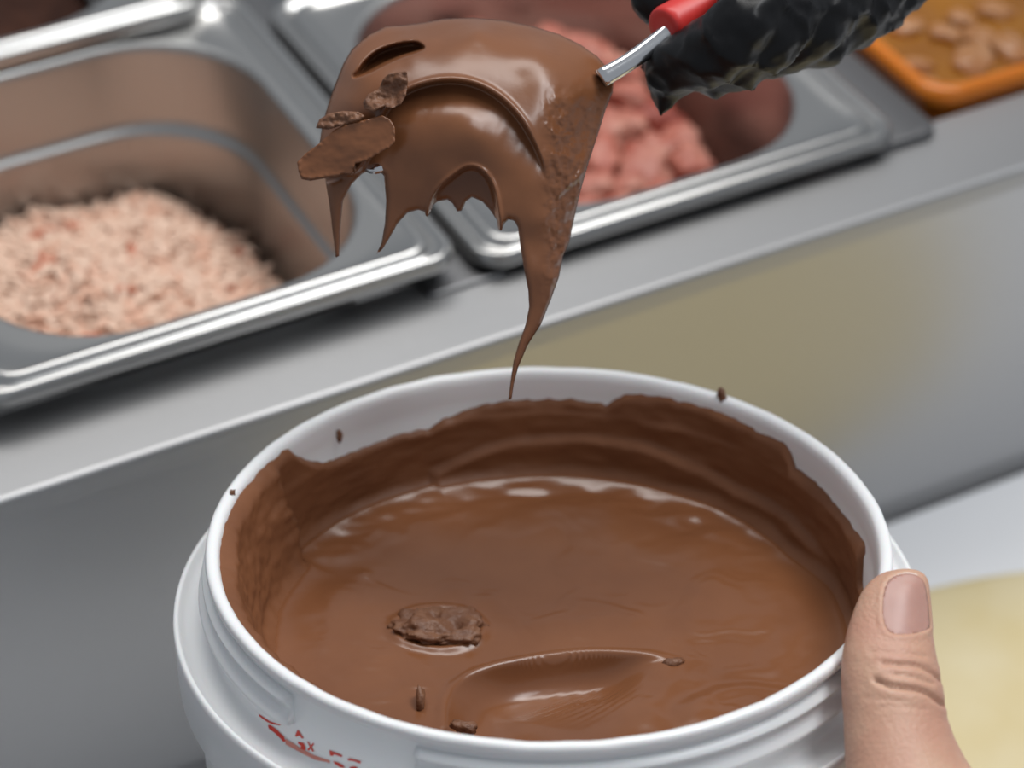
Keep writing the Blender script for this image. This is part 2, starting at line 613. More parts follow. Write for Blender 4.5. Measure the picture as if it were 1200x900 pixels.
hv, hf_ = heap('h', bx0, by0, bx1, by1, 0.038, hleft, LZ - 0.108, None, 70)
parts = [(hv, hf_)]
mi = [0] * len(hf_)
for k in range(4200):
    x, y = random.uniform(bx0, bx1), random.uniform(by0, by1)
    u, v = min(x - bx0, bx1 - x), min(y - by0, by1 - y)
    if u < 0.03 and v < 0.03 and (0.038 - u) ** 2 + (0.038 - v) ** 2 > 0.036 ** 2: continue
    if min(u, v) < 0.003: continue
    z = hleft(x, y) + random.uniform(-0.0005, 0.003)
    a = random.uniform(0, math.pi)
    L, wd, th = random.uniform(0.0025, 0.0065), random.uniform(0.0008, 0.0018), random.uniform(0.0007, 0.0014)
    dx, dy, dz = math.cos(a) * L, math.sin(a) * L, random.uniform(-0.4, 0.4) * L
    ox, oy = -math.sin(a) * wd, math.cos(a) * wd
    up = random.uniform(0.0004, 0.0016)
    pv = []
    for s, e in ((-1, 0.5), (0, 1), (1, 0.5)):
        c = (x + dx * s, y + dy * s, z + dz * s + (up if s == 0 else 0))
        for q in ((1, 1), (-1, 1), (-1, -1), (1, -1)):
            pv.append((c[0] + ox * q[0] * e, c[1] + oy * q[0] * e, c[2] + th * q[1] * e))
    pf = []
    for i in range(2):
        for j in range(4): pf.append((i * 4 + j, i * 4 + (j + 1) % 4, (i + 1) * 4 + (j + 1) % 4, (i + 1) * 4 + j))
    pf += [(3, 2, 1, 0), (8, 9, 10, 11)]
    parts.append((pv, pf))
    c = random.random()
    cl = fbm(x * 60, y * 60, 9.0, 2)
    mi += [2 if (c < 0.012 or (cl > 0.62 and c < 0.5)) else (1 if c < 0.25 + 0.3 * cl else 0)] * len(pf)
v, f = join(*parts)
o = mk('shredded_food', v, f, None, mats=[M['shred_pale'], M['shred_peach'], M['shred_red']], mi=mi, smooth=False)
tag(o, 'peach and red shredded food heaped in the steel pan', 'shredded food', kind='stuff')

# pink meat in the middle pan
mx0, my0, mx1, my1 = 0.026, 0.0195, PW - 0.026, PD - 0.0195


def hmid(x, y):
    u, v = (x - mx0) / (mx1 - mx0), (y - my0) / (my1 - my0)
    h = 0.002 - 0.050 + 0.012 * math.exp(-((u - 0.35) ** 2) / 0.12 - ((v - 0.55) ** 2) / 0.25)
    h -= 0.020 * max(0, u - 0.90) / 0.10
    h += 0.034 * max(0.0, v - 0.42)
    return h + 0.002 * fbm(x * 40, y * 40, 7.0)


hv, hf_ = heap('h', mx0, my0, mx1, my1, 0.038, hmid, -0.106, None, 50)
tag(mk('minced_meat', hv, hf_, M['meat']), 'pink minced meat bedded under the chunks in the pan', 'minced meat', kind='stuff')


def lump_mesh(seed, sx, sy, sz, rough=0.35, sub=3, freq=1.6):
    import bmesh
    bm = bmesh.new()
    bmesh.ops.create_icosphere(bm, subdivisions=sub, radius=1.0)
    vs = []
    for q in bm.verts:
        c = q.co.copy()
        k = 1 + rough * fbm(c.x * freq + seed * 7.1, c.y * freq, c.z * freq + seed, 4)
        m = max(abs(c.x), abs(c.y), abs(c.z))
        k *= 0.75 + 0.25 / m
        vs.append((c.x * k * sx, c.y * k * sy, c.z * k * sz))
    bm.verts.index_update()
    fs = [tuple(x.index for x in f.verts) for f in bm.faces]
    bm.free()
    return np.array(vs), fs


protos = []
for s in range(6):
    v, f = lump_mesh(s, 0.0095, 0.0075, 0.0055, 0.45)
    mm = [M['meat'], M['meat2'], M['meat'], M['meat2'], M['meat3'], M['meat']][s]
    o = mk('meat_chunk', v, f, mm, origin=(0, 0, 0))
    protos.append(o)
placed = []
i = 0
for t in range(4000):
    x, y = random.uniform(mx0 + 0.009, mx1 - 0.009), random.uniform(my0 + 0.007, my1 - 0.007)
    u, v_ = min(x - mx0, mx1 - x), min(y - my0, my1 - y)
    if u < 0.038 and v_ < 0.038 and (0.038 - u) ** 2 + (0.038 - v_) ** 2 > 0.029 ** 2: continue
    if any((x - a) ** 2 + (y - b) ** 2 < 0.0108 ** 2 for a, b in placed): continue
    placed.append((x, y))
    if i < len(protos):
        o = protos[i]
    else:
        o = protos[random.choice((0, 1, 2, 3, 5, 0, 1, 3, 4))].copy()
        COL.objects.link(o)
    o.location = (x, y, hmid(x, y) + random.uniform(0.001, 0.0035))
    o.rotation_euler = (random.uniform(-0.3, 0.3), random.uniform(-0.3, 0.3), random.uniform(0, 6.28))
    k = random.uniform(0.8, 1.25)
    o.scale = (k, k, k)
    mn = o.data.materials[0].name
    tag(o, {'pink_meat': 'chunk of mottled pink meat lying in the pan of pink meat', 'pale_pink_meat': 'pale pink chunk of meat lying in the pan of pink meat',
            'dark_pink_meat': 'dark red chunk of meat lying in the pan of pink meat'}[mn], 'meat', {'pink_meat': 'mottled pink chunks', 'pale_pink_meat': 'pale pink chunks', 'dark_pink_meat': 'dark red chunks'}[mn] + ' in the steel pan')
    i += 1

# dark food in the pan at the back
cx0, cy0, cx1, cy1 = BX1 - PW + 0.026, BY0 + 0.026, BX1 - 0.026, BY0 + PD - 0.026
hv, hf_ = heap('h', cx0, cy0, cx1, cy1, 0.038, lambda x, y: -0.016 + 0.004 * fbm(x * 40, y * 40, 1.0), -0.098, None, 50)
tag(mk('dark_food', hv, hf_, M['dark_food']), 'dark brown food filling the pan behind the shreds', 'food', kind='stuff')

# ------------------------------------------------------------------ orange tub
oc = on_z(1094, 128, -0.006)
OX0, OY0 = oc[0], oc[1]
tub = empty('plastic_tub', (OX0 + 0.08, OY0 + 0.08, -0.09), 'orange plastic tub of amber food beside the grey divider bar', 'tub')
TP = [(0.006, -0.010, 0.010), (0.0005, -0.0085, 0.012), (0.0, -0.006, 0.012), (0.0008, -0.0030, 0.012), (0.0025, -0.0016, 0.012), (0.0050, -0.0022, 0.012), (0.0065, -0.0045, 0.012), (0.0085, -0.040, 0.014), (0.012, -0.082, 0.014), (0.016, -0.085, 0.014)]
v, f = loft([rrect(OX0 + i, OY0 + i, OX0 + 0.162 - i, OY0 + 0.176 - i, r, h) for i, h, r in TP] , False, True)
mk('shell', v, f, M['orange'], tub)
TO = [(0.006, -0.010, 0.010), (0.0066, -0.040, 0.014), (0.0105, -0.083, 0.014), (0.016, -0.088, 0.014)]
v, f = loft([rrect(OX0 + i, OY0 + i, OX0 + 0.162 - i, OY0 + 0.176 - i, r, h) for i, h, r in TO], False, True)
mk('outer_wall', v, f, M['orange'], tub)
hv, hf_ = heap('h', OX0 + 0.0095, OY0 + 0.0095, OX0 + 0.1525, OY0 + 0.1665, 0.013, lambda x, y: -0.017 + 0.0012 * fbm(x * 50, y * 50, 2.0), -0.080, None, 60)
tag(mk('amber_syrup', hv, hf_, M['amber']), 'amber syrup filling the orange plastic tub', 'syrup', kind='stuff')
for k, (px, py, sc) in enumerate(((1152, 45, 1.1), (1140, 68, 1.2), (1110, 38, 0.9), (1062, 30, 0.9), (1165, 12, 1.0), (1075, 75, 0.8), (1185, 55, 1.1), (1078, 99, 0.9), (1128, 20, 0.8))):
    p = on_z(px, py, -0.0155)
    v, f = lump_mesh(20 + k, 0.0075 * sc, 0.0055 * sc, 0.003 * sc, 0.3)
    o = mk('peach_piece', v, f, M['peach'], origin=(0, 0, 0))
    o.location = (max(p[0], OX0 + 0.016), max(p[1], OY0 + 0.014), p[2] - 0.001)
    o.rotation_euler = (0.1, -0.1, random.uniform(0, 3))
    tag(o, 'pale peach coloured piece floating in the amber syrup', 'fruit piece', 'pieces in the orange tub')

# ------------------------------------------------------------------ board and crepe
bk = on_z(1120, 577, BOARDZ)
mk_b = mk('cutting_board', *box(-0.22, -0.33, WORKZ, 0.46, EDGE - 0.0005, BOARDZ, 0.003), M['board'], smooth=False)
tag(mk_b, 'white plastic cutting board lying against the steel panel', 'cutting board')
ce = on_z(1100, 683, BOARDZ + 0.002)
CRX, CRY, CRR = 0.085, -0.182, 0.105


# ------------------------------------------------------------------ bucket
TILT = math.radians(8.8)
FH = np.array([math.sin(YAW), math.cos(YAW), 0.0])
ZU = np.array([0, 0, 1.0])
E1 = CR
E3 = math.cos(TILT) * ZU + math.sin(TILT) * FH
E2 = math.cos(TILT) * FH - math.sin(TILT) * ZU
BC = c2w(643, 628, 0.706)
BH = 0.140


def bk2w(x, y, z):
    x, y, z = np.asarray(x, float), np.asarray(y, float), np.asarray(z, float)
    return BC + x[..., None] * E1 + y[..., None] * E2 + z[..., None] * E3


def w2bk(p):
    d = np.asarray(p) - BC
    return d @ E1, d @ E2, d @ E3


def ray_wall(px, py, r=0.0832, far=True):
    """pixel -> angle and height on the bucket's inner wall"""
    o = w2bk(CAM)
    d = ray(px, py)
    d = np.array([d @ E1, d @ E2, d @ E3])
    a = d[0] ** 2 + d[1] ** 2
    b = 2 * (o[0] * d[0] + o[1] * d[1])
    c = o[0] ** 2 + o[1] ** 2 - r * r
    disc = max(b * b - 4 * a * c, 0)
    t = (-b + (1 if far else -1) * math.sqrt(disc)) / (2 * a)
    p = np.array(o) + d * t
    return math.atan2(p[1], p[0]), p[2]


def ray_pool(px, py, z):
    o = np.array(w2bk(CAM))
    d = ray(px, py)
    d = np.array([d @ E1, d @ E2, d @ E3])
    t = (z - o[2]) / d[2]
    p = o + d * t
    return p[0], p[1]


bucket = empty('plastic_bucket', bk2w(0, 0, -BH), 'round white plastic bucket of melted chocolate held in a bare hand', 'bucket')
NB = 192
TH = np.linspace(0, 2 * math.pi, NB, endpoint=False)
IN = [(0.0700, -BH + 0.003), (0.0765, -BH + 0.005), (0.0785, -BH + 0.010), (0.0822, -0.032), (0.0823, -0.030), (0.0829, -0.0125), (0.0834, -0.0115), (0.0836, -0.0070), (0.0838, -0.0030), (0.0842, -0.0012), (0.0848, -0.0004)]
OUT = [(0.0857, 0.0), (0.0867, 0.0), (0.0874, -0.0004), (0.0877, -0.0013), (0.0876, -0.0024), (0.0871, -0.0032), (0.0864, -0.0036), (0.0861, -0.0045), (0.0862, -0.0170),
       (0.0866, -0.0195), (0.0880, -0.0208), (0.0925, -0.0212), (0.0948, -0.0204), (0.0953, -0.0190), (0.0960, -0.0186), (0.0967, -0.0190), (0.0969, -0.0205), (0.0963, -0.0360),
       (0.0950, -0.0372), (0.0935, -0.0376), (0.0922, -0.0390), (0.0905, -0.0700), (0.0868, -BH + 0.004), (0.0856, -BH + 0.001), (0.0840, -BH), (0.0780, -BH), (0.0770, -BH + 0.0012), (0.0700, -BH + 0.0012)]


def revolve(profile, wob=0.0):
    rings = []
    for r, z in profile:
        rr = np.array([r + wob * fbm(3 * math.cos(t), 3 * math.sin(t), z * 300, 3) for t in TH])
        rings.append([tuple(p) for p in bk2w(rr * np.cos(TH), rr * np.sin(TH), np.full(NB, z))])
    return loft(rings)


def revolve2(profile):
    rings = []
    for r, z in profile:
        if z > -0.0045:
            zz = np.array([z + 0.00022 * fbm(9 * math.cos(t), 9 * math.sin(t), 2.0, 4) for t in TH])
            rr = np.array([r + 0.00012 * fbm(14 * math.cos(t), 14 * math.sin(t), z * 800, 4) for t in TH])
        else:
            zz, rr = np.full(NB, z), np.full(NB, r)
        rings.append([tuple(p) for p in bk2w(rr * np.cos(TH), rr * np.sin(TH), zz)])
    return loft(rings)


bshell = mk('body', *revolve2(IN + OUT), M['plastic'], bucket)


def thread(a0, a1):
    """raised screw thread block with two ridges between two angles"""
    P = [(0.0855, -0.0052), (0.0872, -0.0060), (0.0886, -0.0070), (0.0888, -0.0078), (0.0882, -0.0086), (0.0875, -0.0096), (0.0876, -0.0112), (0.0886, -0.0126),
         (0.0897, -0.0138), (0.0900, -0.0147), (0.0897, -0.0155), (0.0885, -0.0160), (0.0855, -0.0162)]
    P = [(r, -0.0050 + (z + 0.0052) * 0.80) for r, z in P]
    A = np.linspace(a0, a1, 90)
    rings = []
    for k, a in enumerate(A):
        e = min(k, len(A) - 1 - k)
        s = 1.0 if e > 0 else 0.75
        rings.append([tuple(p) for p in bk2w(np.array([(0.0855 + (r - 0.0855) * s) * math.cos(a) for r, z in P]), np.array([(0.0855 + (r - 0.0855) * s) * math.sin(a) for r, z in P]), np.array([z for r, z in P]))])
    return fix_normals(mk('screw_thread', *loft(rings), M['plastic'], bucket))


D = math.pi / 180
for a0, a1 in ((-263, -135.5), (-111.5, -12), (8, 85)):
    thread(a0 * D, a1 * D)

# red print remnants on the ledge under the thread
bvh = BVHTree.FromPolygons([tuple(p) for p in (np.array([v.co for v in bshell.data.vertices]) + WO[bucket.name])], [tuple(p.vertices) for p in bshell.data.polygons])


def hit(px, py, lift=0.00018):
    d = Vector(ray(px, py)).normalized()
    r = bvh.ray_cast(Vector(CAM), d)
    if r[0] is None: return None
    return np.array(r[0] + r[1] * lift) if r[1].dot(d) < 0 else np.array(r[0] - r[1] * lift)


PRINTS = [
    ('r', [(145, 150), (175, 150), (230, 190), (280, 240), (302, 290), (285, 300), (250, 262), (200, 215), (155, 182)]),
    ('r', [(65, 48), (85, 62), (130, 95), (190, 125), (260, 142), (255, 150), (180, 138), (110, 104), (68, 70)]),
    ('p', [(300, 270), (360, 305), (420, 345), (540, 405), (640, 450), (690, 458), (690, 480), (560, 455), (440, 395), (300, 318)]),
    ('r', [(405, 188), (418, 195), (462, 262), (445, 262), (428, 240), (404, 238), (398, 250), (385, 240)]),
    ('r', [(412, 290), (462, 305), (482, 352), (462, 372), (430, 352), (440, 330), (410, 308)]),
    ('r', [(490, 290), (502, 292), (552, 375), (538, 378)]),
    ('r', [(545, 300), (552, 312), (506, 372), (490, 362)]),
    ('r', [(686, 365), (800, 410), (795, 426), (718, 398), (712, 418), (690, 412)]),
    ('r', [(720, 462), (760, 474), (805, 497), (822, 520), (780, 516), (730, 484)]),
    ('r', [(845, 438), (880, 440), (965, 465), (955, 484), (900, 462), (850, 456)]),
    ('r', [(862, 515), (905, 508), (935, 522), (930, 545), (880, 545)]),
]
for kind, poly in PRINTS:
    q = [hit(295 + a / 7.5, 830 + b / 7.5) for a, b in dense(poly, 14)]
    q = [p for p in q if p is not None]
    c = np.mean(q, axis=0)
    v = np.array(q + [c])
    f = [(i, (i + 1) % len(q), len(q)) for i in range(len(q))]
    mk('printed_mark', v, f, M['print' if kind == 'r' else 'print_pale'], bucket, smooth=False)

# ------------------------------------------------------------------ chocolate in the bucket
POOL = -0.031
EDGE_PX = [(268, 609), (275, 582), (302, 548), (322, 533), (340, 524), (348, 534), (362, 540), (381, 541), (419, 526), (464, 509), (502, 501), (512, 493), (525, 488), (562, 475), (596, 469), (640, 467), (677, 468),
           (711, 474), (722, 466), (734, 462), (772, 464), (815, 474), (849, 485), (891, 508), (905, 513), (918, 519), (928, 533), (931, 546), (956, 566), (983, 596), (1002, 623), (1013, 635), (1014, 660), (1013, 684)]
ea = [ray_wall(*p) for p in EDGE_PX]
ea = sorted(((a + math.pi / 2) % (2 * math.pi), z) for a, z in ea)       # 0 = front
ea = [(-0.01, -0.012), (0.5, -0.010)] + [p for p in ea if p[0] > 0.9] + [(max(p[0] for p in ea) + 0.05, -0.002), (2 * math.pi - 0.5, -0.003), (2 * math.pi + 0.01, -0.012)]
EA = np.array([p[0] for p in ea])
EZ = np.minimum(np.array([p[1] for p in ea]), -0.0018)
STEP_PX = [(500, 548), (560, 520), (600, 510), (680, 506), (753, 514), (820, 540), (868, 566), (910, 586), (945, 610), (975, 645), (995, 684)]
sa = sorted(((a + math.pi / 2) % (2 * math.pi), z) for a, z in (ray_wall(*p) for p in STEP_PX))
SA, SZ = np.array([p[0] for p in sa]), np.array([p[1] for p in sa])
lb = (ray_wall(322, 600)[0] + math.pi / 2) % (2 * math.pi)

RIDGE_PX = [(523, 852), (523, 832), (532, 810), (556, 792), (600, 779), (650, 771), (700, 768), (750, 771), (792, 777)]
ridge = np.array([ray_pool(x, y, POOL) for x, y in crom(RIDGE_PX, 8)])
RL = np.r_[0, np.cumsum(np.hypot(*np.diff(ridge, axis=0).T))]
chunk_c = np.array(ray_pool(514, 738, POOL))
bub = [np.array(ray_pool(428, 676, POOL)), np.array(ray_pool(492, 742, POOL))]
divot_c = np.array(ray_pool(655, 828, POOL))


def rin(z):
    return np.interp(z, [-BH, -0.030, -0.0125, -0.0115, -0.002, 0], [0.0785, 0.0823, 0.0829, 0.0834, 0.0839, 0.0845])


def wall_t(a, z):
    """smear thickness at angle a (0 = front) and height z"""
    t = 0.0016 + 0.0006 * fbm(a * 5, z * 160, 0.5, 3)
    if SA[0] < a < SA[-1]:
        zz = np.interp(a, SA, SZ)
        fade = sstep(SA[0], SA[0] + 0.3, a)
        t += fade * 0.0022 * float(sstep(zz + 0.0012, zz - 0.0016, z))
    # thick broken lump at the side
    edge = lb + 0.05 * fbm(z * 260, 2.2, 0.0, 4)
    k = float(sstep(edge - 0.03, edge + 0.012, a)) * float(sstep(2 * math.pi - 0.25, 2 * math.pi - 0.8, a))
    t += k * (0.0012 + 0.0058 * min(1.0, max(0.0, -z - 0.002) / 0.028) + 0.0006 * fbm(a * 22, z * 420, 4.0, 4))
    t += 0.0010 * float(sstep(0.0, 1.0, fbm(a * 3.1, z * 70, 8.0, 3)))
    return max(t, 0.0006)


NA, NW, NP = 420, 34, 84
AN = np.linspace(0, 2 * math.pi, NA, endpoint=False)
rows = []
base = np.zeros(NA)
WT = np.zeros((NW, NA, 3))
ztop = np.interp(AN, EA, EZ) + np.array([0.0006 * fbm(a * 30, 0.3, 0.1, 4) for a in AN])
ztop = np.minimum(ztop, -0.0012)
for k in range(NW):
    s = k / (NW - 1)
    for j, a in enumerate(AN):
        z = ztop[j] + (POOL + 0.0005 - ztop[j]) * s
        if k == 0:
            r = rin(z) + 0.0004
        else:
            tt = wall_t(a, z) * min(1.0, (1 - (1 - min(k / 4.0, 1)) ** 2) + 0.05)
            r = rin(z) - tt
            if s > 0.85: r -= 0.0022 * ((s - 0.85) / 0.15) ** 2
        ang = a - math.pi / 2
        WT[k, j] = (r * math.cos(ang), r * math.sin(ang), z)
pool_pts = np.zeros((NP, NA, 3))
RW = np.hypot(WT[-1, :, 0], WT[-1, :, 1])
for k in range(NP):
    s = 1 - (k + 1) / NP
    ss = s
    pool_pts[k, :, 0] = WT[-1, :, 0] * ss
    pool_pts[k, :, 1] = WT[-1, :, 1] * ss
q = pool_pts.reshape(-1, 3)[:, :2]
h = np.full(len(q), POOL)
edge_d = (np.repeat(RW[None], NP, 0) - np.hypot(pool_pts[:, :, 0], pool_pts[:, :, 1])).ravel()
h += 0.0009 * np.exp(-edge_d / 0.0022)
h += np.array([0.00055 * fbm(x * 26, y * 26, 0.4, 2) + 0.00022 * nz(x * 75, y * 75, 3.3) for x, y in q]) * sstep(0.0, 0.01, edge_d)
# shallow steps and bubbles under the far wall
back = sstep(0.02, 0.05, q[:, 1])
h += back * np.exp(-((edge_d - 0.009) / 0.006) ** 2) * np.array([0.0014 * fbm(x * 55, y * 100, 5.0, 3) for x, y in q])
# pixel of every pool point, to lay the features out where they lie on the pool
pw = bk2w(q[:, 0], q[:, 1], np.full(len(q), POOL)) - CAM
pdp = pw @ CF
QX, QY = 600 + FPX * (pw @ CR) / pdp, 450 - FPX * (pw @ CU) / pdp
# the scooped hollow
dr, near = dist_poly(q, ridge, closed=False)
ang_in = inside(np.c_[QX, QY], np.array(list(crom(RIDGE_PX, 8)) + [(960, 770), (960, 1100), (480, 1100), (500, 900)]))
sd = np.where(ang_in, dr, -dr)
env = np.exp(-(((QX - 640) + 0.5 * (QY - 810)) / 92.0) ** 4 - ((QY - 808) / 62.0) ** 4)
xs = np.maximum(sd, 0) / 0.0065
h -= 0.0080 * xs * np.exp(1 - xs) * env
h += 0.0011 * np.exp(-((sd + 0.0010) / 0.0016) ** 2) * np.exp(-((QX - 650) / 135.0) ** 6)
str_u = (QX - 700) * 0.55 + (QY - 810) * 1.0
h += np.where(sd > 0.002, 0.00045 * np.sin(str_u * 0.62) * np.exp(-((QX - 690) / 42.0) ** 2 - ((QY - 808) / 20.0) ** 2), 0)
# swirls and low terraces left by the spoon
g = np.array([fbm(x / 130.0, y / 70.0, 1.7, 3) for x, y in zip(QX, QY)])
calm = sstep(0.004, 0.014, edge_d) * (1 - env)
for lv, am in ((-0.15, 0.00035), (0.12, 0.00045), (0.42, 0.00035)):
    h += am * sstep(lv - 0.13, lv + 0.13, g) * calm
sp = np.hypot(QX - 880, (QY - 845) * 2.0)
h += 0.00040 * np.sin(sp / 9.0 + 1.3 * g) * np.exp(-((sp - 75) / 45.0) ** 2) * sstep(0, 0.006, edge_d)
h += 0.0012 * np.exp(-((QX - 845) / 70.0) ** 2 - ((QY - 835) / 26.0) ** 2)
# raised meniscus under the far wall
h += 0.0016 * np.exp(-edge_d / 0.0035) * sstep(690, 600, QY)
# dish around the lump
dc = np.hypot((q[:, 0] - chunk_c[0]) / 0.0135, (q[:, 1] - chunk_c[1]) / 0.0110)
h += 0.0013 * np.exp(-((dc - 0.86) / 0.16) ** 2)
for b_ in bub:
    h += 0.0009 * np.exp(-((q - b_) ** 2).sum(1) / 0.0022 ** 2)
pool_pts.reshape(-1, 3)[:, 2] = h
pool_pts[-1, :, :] = pool_pts[-1].mean(0)
allp = np.concatenate([WT.reshape(-1, 3), pool_pts[:-1].reshape(-1, 3), pool_pts[-1, :1]])
nr = NW + NP - 1
fs = []
for i in range(nr - 1):
    for j in range(NA):
        k = (j + 1) % NA
        fs.append((i * NA + j, (i + 1) * NA + j, (i + 1) * NA + k, i * NA + k))
c = len(allp) - 1
for j in range(NA): fs.append(((nr - 1) * NA + j, c, (nr - 1) * NA + (j + 1) % NA))
vw = bk2w(allp[:, 0], allp[:, 1], allp[:, 2])
nw = NW * NA
wall_f = [f for f in fs if max(f) < nw]
pool_f = [tuple(i - (NW - 1) * NA for i in f) for f in fs if max(f) >= nw]
choc = mk('melted_chocolate', vw[(NW - 1) * NA:], pool_f, M['choc'], origin=bk2w(0, 0, POOL))
mk('wall_smear', vw[:nw], wall_f, M['choc_smear'], choc)
tag(choc, 'glossy melted milk chocolate filling the white bucket', 'chocolate')


def place_lump(name, cpx, depth_z, seed, sx, sy, sz, m, rough=0.5, sub=4, rot=0.0, parent=None, freq=1.6, dents=()):
    x, y = ray_pool(*cpx, depth_z)
    v, f = lump_mesh(seed, sx, sy, sz, rough, sub, freq)
    for dx, dy, dr_, dd in dents:
        v[:, 2] -= dd * np.exp(-((v[:, 0] - dx) ** 2 + (v[:, 1] - dy) ** 2) / dr_ ** 2) * (v[:, 2] > 0)
    ca, sa_ = math.cos(rot), math.sin(rot)
    X = v[:, 0] * ca - v[:, 1] * sa_ + x
    Y = v[:, 0] * sa_ + v[:, 1] * ca + y
    return mk(name, bk2w(X, Y, v[:, 2] + depth_z), f, m, parent)


o = place_lump('chocolate_lump', (513, 738), POOL + 0.0005, 14, 0.0112, 0.0085, 0.0040, M['choc_dry'], 0.46, 5, 0.05, freq=1.5, dents=((0.0045, -0.0015, 0.0024, 0.0034), (-0.001, 0.004, 0.002, 0.0022), (-0.0035, 0.001, 0.0013, 0.0015), (0.0005, -0.0045, 0.0018, 0.0015)))
tag(o, 'rough lump of chocolate sitting in the melted chocolate', 'chocolate lump')
place_lump('crumb', (493, 822), POOL + 0.001, 3, 0.0012, 0.0028, 0.0042, M['choc_dry'], 0.5, 2, 0.0, choc)
place_lump('crumb', (545, 852), POOL + 0.003, 8, 0.0034, 0.0018, 0.0014, M['choc_dry'], 0.5, 3, -0.3, choc)
place_lump('crumb', (789, 777), POOL + 0.0005, 5, 0.0028, 0.0014, 0.0012, M['choc_dry'], 0.5, 2, 0.2, choc)

# crumbs stuck to the inside of the wall and the rim
for px, py, a, b_ in ((397, 511, 0.0009, 0.0022), (846, 465, 0.0013, 0.0024), (272, 578, 0.0008, 0.0010)):
    p = hit(px, py, 0.0)
    if p is None: continue
    v, f = lump_mesh(int(px), a, a, b_, 0.6, 2)
    mk('crumb', p + v[:, :1] * E1 + v[:, 1:2] * E2 + v[:, 2:] * E3, f, M['choc_dry'], choc)

# ------------------------------------------------------------------ crepe on the board
cp1, cp2 = on_z(1095, 686, BOARDZ + 0.002), on_z(1200, 664, BOARDZ + 0.002)
CRC = np.array([0.120, -0.235])
CRR = float(np.hypot(*(cp1[:2] - CRC)))
NA2 = 120
rings = []
for zt, rs in ((0.0, 0.985), (0.0008, 1.0), (0.0018, 0.995), (0.0024, 0.975), (0.0022, 0.8), (0.0026, 0.6), (0.0022, 0.4), (0.0026, 0.2), (0.0024, 0.03)):
    rings.append([(CRC[0] + CRR * rs * (1 + 0.012 * fbm(2 * math.cos(a), 2 * math.sin(a), 1.0)) * math.cos(a), CRC[1] + CRR * rs * (1 + 0.012 * fbm(2 * math.cos(a), 2 * math.sin(a), 1.0)) * math.sin(a),
                   BOARDZ + zt + (0.0006 * nz(6 * rs * math.cos(a), 6 * rs * math.sin(a)) if zt > 0.002 else 0)) for a in np.linspace(0, 2 * math.pi, NA2, endpoint=False)])
cr = mk('crepe', *loft(rings), M['crepe'])
tag(cr, 'pale yellow round crepe lying on the white cutting board', 'crepe')

# ------------------------------------------------------------------ spoon, with thick chocolate over it
SD = 0.700
OUTLINE = [(719, 96), (713, 81), (700, 66), (680, 52), (655, 40), (625, 31), (590, 24), (555, 21), (520, 22), (495, 27), (470, 30), (452, 31), (430, 42), (412, 58), (402, 75), (393, 98), (385, 120), (378, 145), (374, 170), (376, 195),
           (381, 210), (386, 240), (390, 275), (393.5, 302), (397.5, 300), (399, 265), (402, 235), (412, 216), (424, 204), (440, 196), (450, 206), (452.5, 235), (451, 262), (447, 285), (440, 300), (449, 291), (457, 278), (466, 262), (478, 249), (490, 246), (497, 248), (500, 255), (503.5, 251), (508, 240),
           (513, 236), (524, 234), (530, 238), (536, 248), (541, 247), (546, 236), (553, 231), (565, 236), (575, 247), (582, 258), (584, 269), (587.5, 271), (591, 262), (596, 257), (603, 259), (607, 267), (610, 290), (614, 315), (619, 340), (620, 360), (616, 380), (608, 402), (602, 422), (598.5, 445),
           (595.5, 469), (599.5, 467), (602.5, 448), (607.5, 430), (618, 405), (634, 380), (646, 350), (655, 325), (660, 300), (667, 285), (672, 260), (680, 225), (690, 190), (700, 160), (710, 128), (718, 108)]
OUTL = dense(OUTLINE, 3.0)
cap_ctrl = [(560, 21, -24), (480, 30, -22), (640, 35, -23), (425, 47, -20), (395, 95, -17), (380, 150, -15), (378, 195, -14), (560, 36, -12.5), (560, 55, -6.5), (560, 75, -2), (545, 92, 1.0), (480, 50, -11), (470, 75, -4.5), (450, 100, -1.5), (470, 110, 0.5),
            (420, 85, -9), (410, 120, -7), (430, 150, -3), (400, 180, -6), (630, 60, -8), (610, 90, -2), (600, 120, 1.5), (680, 60, -17), (700, 75, -17), (660, 90, -5.5), (640, 130, 1.0), (680, 110, -7), (712, 95, -16), (640, 190, 2.0), (670, 170, -5), (700, 150, -14), (620, 250, 1.0)]
cur_ctrl = [(470, 118, -5), (520, 104, -4), (560, 108, -3), (600, 132, -1.5), (625, 170, -0.5), (480, 140, -0.5), (540, 130, 1.8), (560, 160, 3.0), (500, 170, 1.0), (590, 180, 2.2), (460, 180, -1.5), (470, 220, -3.5), (452, 262, -6.5), (444, 296, -8), (520, 205, -0.5),
            (490, 240, -4.5), (545, 195, 0.2), (600, 220, 1.5), (625, 220, 2.0), (645, 205, 0.5), (640, 260, 0.5), (615, 280, 0), (665, 200, -4), (690, 180, -11), (716, 110, -16), (690, 120, -9), (660, 260, -6), (640, 320, -2), (655, 315, -6), (620, 350, -2), (640, 360, -4.5), (610, 400, -3.5), (598, 460, -4),
            (430, 160, -4.5), (400, 200, -7), (390, 250, -8), (395, 300, -9), (380, 150, -13)]
fcap, fcur = tps(cap_ctrl), tps(cur_ctrl)
fold = crom([(378, 215), (420, 200), (440, 165), (448, 138), (462, 118), (482, 105), (508, 97), (535, 95.5), (560, 101), (585, 115), (606, 136), (622, 160), (634, 186), (642, 215), (652, 230), (690, 196), (702, 160)], 6)
capreg = np.array(list(fold) + [(760, 120), (760, -20), (330, -20), (330, 215)])
arch = crom([(500, 262), (506, 236), (514, 222), (528, 209), (545, 197), (558, 197), (569, 205), (577, 219), (582, 240), (586, 275)], 6)
archreg = np.array(list(arch) + [(586, 300), (500, 300)])
